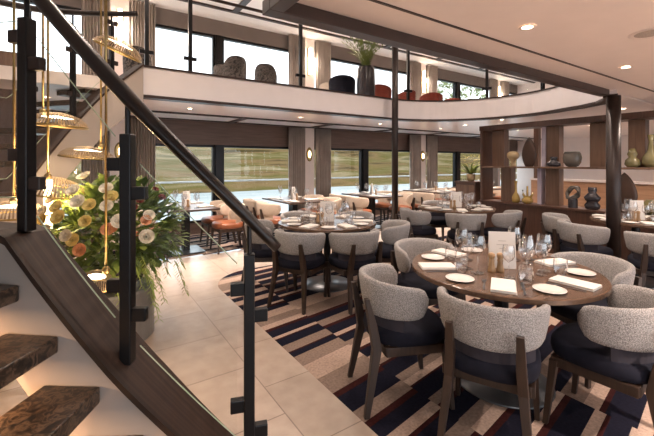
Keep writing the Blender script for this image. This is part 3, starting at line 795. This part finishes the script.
for a,b in ((3.63,3.82),(2.83,3.04),(1.42,1.6),(.8,1.0),(.1,.3),(-.6,-.4)):
    MB().box(.0,a-1.5,.755,.16,b-1.5,1.36).build('upright',M['panel_wood'],dv,bevel=.003)
lil=plain('lilac_lit_side',(.42,.37,.44),.4)  # lilac paints in the window light on the planks' side faces
for a,z0,z1 in ((3.06,1.39,2.05),(3.13,.755,1.36),(2.14,.755,1.36)): MB().box(-.02,a-1.5-.03,z0,.16,a-1.5+.03,z1).build('lit_side_face',lil,dv)
SZ=1.3905; CZ=.7555
def vase(prof,v,z,mat,name,label,n=28,sc=(.8,1,1),du=-.07):
    o=MB().lathe(prof,n,cap=True).build(name,mat,None,smooth=True,loc=(DU+du,v,z)); o.scale=sc
    return tag(o,label,'vase','vases on the shelf divider')
# mushroom-shaped sculpture
vase([(.05,0),(.055,.01),(.04,.05),(.045,.10),(.07,.13),(.10,.16),(.108,.20),(.09,.24),(.05,.262),(.001,.268)],3.55,SZ,M['vase_sand'],'mushroom_sculpture','sand coloured mushroom-shaped sculpture on the upper shelf')
def leafsculpt(v,z,h,wd,label):
    rg=[]
    for i in range(17):
        s=i/16; r=(math.sin(PI*min(1,.14+.86*s))**.75)*wd/2 if s<1 else .002
        r=max(r,.003); rg.append([(.035*math.cos(2*PI*k/20)*(r/wd*2), r*math.sin(2*PI*k/20), s*h) for k in range(20)])
    o=MB().rings(rg).build('leaf_sculpture',M['vase_brown'],None,smooth=True,loc=(DU-.07,v,z)); tag(o,label,'sculpture','vases on the shelf divider')
leafsculpt(3.27,SZ,.50,.25,'tall pointed dark brown leaf sculpture on the upper shelf')
leafsculpt(1.95,CZ,.56,.30,'dark brown leaf sculpture on the counter right of the pillar')
vase([(.06,0),(.10,.01),(.105,.05),(.07,.085),(.04,.10),(.045,.12),(.06,.145),(.045,.16),(.03,.155)],2.88,SZ,M['vase_dark'],'squat_bottle','small squat black bottle on the upper shelf')
vase([(.05,0),(.085,.01),(.12,.07),(.13,.14),(.118,.20),(.105,.235),(.10,.235),(.11,.19),(.12,.14),(.11,.07),(.02,.03)],2.61,SZ,M['vase_grey'],'round_vase','smoky grey open round vase on the upper shelf')
vase([(.05,0),(.065,.02),(.07,.07),(.05,.13),(.022,.18),(.018,.30),(.024,.36),(.03,.385),(.02,.385)],3.50,CZ,M['vase_yellow'],'slim_bottle','slim ochre bottle vase on the counter')
o=thing('branched_vase',(DU-.07,3.30,CZ),'ochre branched vase with three spouts on the counter','vase','vases on the shelf divider')
MB().lathe([(.05,0),(.085,.03),(.09,.07),(.05,.11),(.02,.12)],24).build('body',M['vase_yellow'],o,smooth=True)
for a,h in ((-.09,.20),(0,.30),(.08,.23)): MB().tube([(0,a*.3,.09),(0,a*.9,.15),(0,a,h)],[.025,.018,.014],10).build('spout',M['vase_yellow'],o,smooth=True)
o=thing('knot_sculpture',(DU-.07,2.60,CZ),'dark knotted ring sculpture on a block on the counter','sculpture','vases on the shelf divider')
MB().lathe([(.065,0),(.065,.13),(.05,.14)],20).build('foot',M['vase_dark'],o)
for k in range(3):
    MB().tube([(.03*math.sin(2*a+k),.085*math.cos(a+k*.4),.235+.09*math.sin(a)) for a in [2*PI*i/24 for i in range(25)]],.019,8).build('ring',M['vase_grey'],o,smooth=True)
vase([(.07,0),(.09,.015),(.105,.06),(.07,.11),(.095,.14),(.11,.18),(.075,.22),(.05,.25),(.06,.29),(.055,.33),(.04,.33)],2.34,CZ,M['vase_dark'],'stacked_vase','dark vase of stacked bulbs on the counter')
vase([(.05,0),(.10,.03),(.17,.08),(.19,.115),(.15,.15),(.07,.175),(.05,.20),(.04,.20)],1.66,CZ,M['vase_olive'],'flat_vase','flat olive green vase on the counter at right edge')
vase([(.06,0),(.09,.04),(.08,.10),(.04,.14),(.06,.18),(.03,.26),(.02,.26)],1.86,SZ,M['vase_olive'],'double_bulb_vase','olive double bulb vase on the upper shelf right of pillar')
vase([(.06,0),(.10,.06),(.09,.14),(.04,.22),(.025,.34),(.04,.44),(.03,.44)],1.66,SZ,M['vase_olive'],'long_neck_vase','long necked olive vase on the upper shelf at right edge')
# cabinet with orchid at the divider end
t=thing('side_cabinet',(6.42,4.46,0),'dark brown cabinet at the end of the shelf divider','cabinet')
MB().box(-.18,-.22,0,.18,.22,1.06).build('body',M['base_wood'],t); MB().box(-.2,-.24,1.06,.2,.24,1.09).build('top',M['base_wood'],t,bevel=.004)
MB().box(-.187,-.20,.06,-.18,.20,1.02).build('door',M['panel_wood'],t)
t=thing('potted_orchid',(6.42,4.46,1.0905),'yellow flowering orchid in a pot on the side cabinet','plant')
MB().lathe([(.05,0),(.075,.02),(.085,.14),(.075,.14),(.07,.12)],20).build('pot',M['vase_sand'],t,smooth=True)
mb=MB(); my=MB()
for k in range(60):
    a=random.uniform(0,2*PI); leaf(mb,Vector((0,0,.13)),Vector((math.cos(a),math.sin(a),random.uniform(.3,1.8))),random.uniform(.12,.32),.035)
for k in range(60):
    a=random.uniform(0,2*PI); rr=random.uniform(.05,.2); leaf(my,Vector((rr*math.cos(a),rr*math.sin(a),random.uniform(.25,.5))),Vector((math.cos(a),math.sin(a),.3)),.05,.035)
mb.build('leaves',M['fern'],t); my.build('blossoms',M['petal_yellow'],t)
# room beyond the divider
struct(MB().box(8.6,-3.5,0,8.75,4.4,1.06).build('wall_partition', M['light_wood']), 'low light-wood partition beyond the divider', 'wall')
struct(MB().box(8.55,-3.5,1.06,8.80,4.4,1.10).build('trim_60', M['paint']), 'pale cap of the low partition', 'trim')
for j,v in enumerate((4.3,2.9,1.5,.1)):
    struct(MB().box(8.62,v-.05,1.10,8.74,v+.05,2.31).build('trim_%d'%(61+j), M['panel_wood']), 'wooden post above the low partition', 'trim')
for j in range(9):
    v=-2.9+.5*j+(.0)
    struct(MB().box(6.7,v,2.27,13.9,v+.10,2.312).build('trim_%d'%(70+j), M['panel_wood']), 'wooden ceiling batten beyond the divider', 'trim')

# ------------------------------------------------------------------ upper deck furniture
DZ=2.4505
def woven_chair(px,Y,label,rz):
    u,v=sun(px,Y); t=thing('woven_chair',(u,v,DZ),label,'chair','woven chairs on the upper deck',rz)
    rg=[]
    for i in range(17):
        a=R(-90+80*(-1+2*i/16)); e=abs(-1+2*i/16); zt=.80-.20*e**3
        rg.append([(.19*math.cos(a),.18*math.sin(a),.36),(.205*math.cos(a),.195*math.sin(a),.36),(.215*math.cos(a),.205*math.sin(a),zt),(.20*math.cos(a),.19*math.sin(a),zt)])
    MB().rings(rg).build('backrest',M['woven'],t,smooth=False)
    MB().lathe([(.17,.36),(.19,.38),(.19,.43),(.17,.45)],24).build('seat',M['cream'],t,smooth=True)
    for a in (45,135,225,315): MB().tube([(.18*math.cos(R(a)),.18*math.sin(R(a)),0),(.15*math.cos(R(a)),.15*math.sin(R(a)),.37)],.013,8).build('leg',M['black'],t)
woven_chair(225,6.85,'dark woven chair upstairs, left of the pair behind balcony glass',R(-60))
woven_chair(234,6.3,'dark woven chair upstairs, right of the pair behind balcony glass',R(0))
woven_chair(266,6.8,'single dark woven chair upstairs, right of the pair',R(-33))
woven_chair(138,5.8,'dark woven chair upstairs at the top of the stairs',R(-20))
def armchair(px,Y,mat,label,rz,h=.62,k=.78):
    u,v=sun(px,Y); t=thing('lounge_armchair',(u,v,DZ),label,'armchair','lounge armchairs on the upper deck',rz)
    rg=[]
    for i in range(17):
        e=-1+2*i/16; a=R(-90+100*e); zt=h-.10*abs(e)**2
        c_,s_=k*math.cos(a),k*math.sin(a); rg.append([(.26*c_,.24*s_,.16),(.33*c_,.31*s_,.16),(.35*c_,.33*s_,zt),(.29*c_,.27*s_,zt)])
    MB().rings(rg).build('shell',mat,t,bevel=.02)
    MB().lathe([(.25*k,.2),(.28*k,.24),(.28*k,.36),(.24*k,.40)],24).build('cushion',mat,t,smooth=True)
    for a in (45,135,225,315): MB().tube([(.22*k*math.cos(R(a)),.22*k*math.sin(R(a)),0),(.2*k*math.cos(R(a)),.2*k*math.sin(R(a)),.2)],.014,8).build('leg',M['black'],t)
armchair(342,7.35,M['navy'],'navy lounge armchair upstairs left of the tall planter',R(-30),.72)
armchair(379,7.9,M['red'],'red lounge armchair upstairs just right of the tall planter',R(-50),.66)
armchair(404,8.3,M['red'],'red lounge armchair upstairs behind the slim pillar',R(20),.62)
armchair(431,8.6,M['red'],'wide red lounge armchair upstairs right of the slim pillar',R(-33),.62)
armchair(453,9.2,M['red'],'red lounge armchair upstairs farthest right',R(-60),.60)
armchair(331,8.3,M['cream'],'pale lounge armchair upstairs left of the navy one',R(-60),.78)
u,v=sun(366,7.1)
t=thing('tall_planter',(u,v,DZ),'tall dark planter with a feathery green palm on the upper deck','plant')
MB().lathe([(.13,0),(.17,.04),(.18,.5),(.17,.82),(.15,.86),(.13,.86),(.13,.80)],28).build('pot',M['vase_dark'],t,smooth=True)
mb=MB()
for k in range(46):
    a=random.uniform(0,2*PI); L=random.uniform(.5,1.0); sp=random.uniform(.1,.55)
    for i in range(9):
        s=i/9; p=Vector((math.cos(a)*sp*s**1.5,math.sin(a)*sp*s**1.5,.82+L*s-.12*s*s))
        for q in (-1,1): leaf(mb,p,Vector((math.cos(a+q*1.1),math.sin(a+q*1.1),.5)),.12,.022)
mb.build('fronds',M['fern'],t)
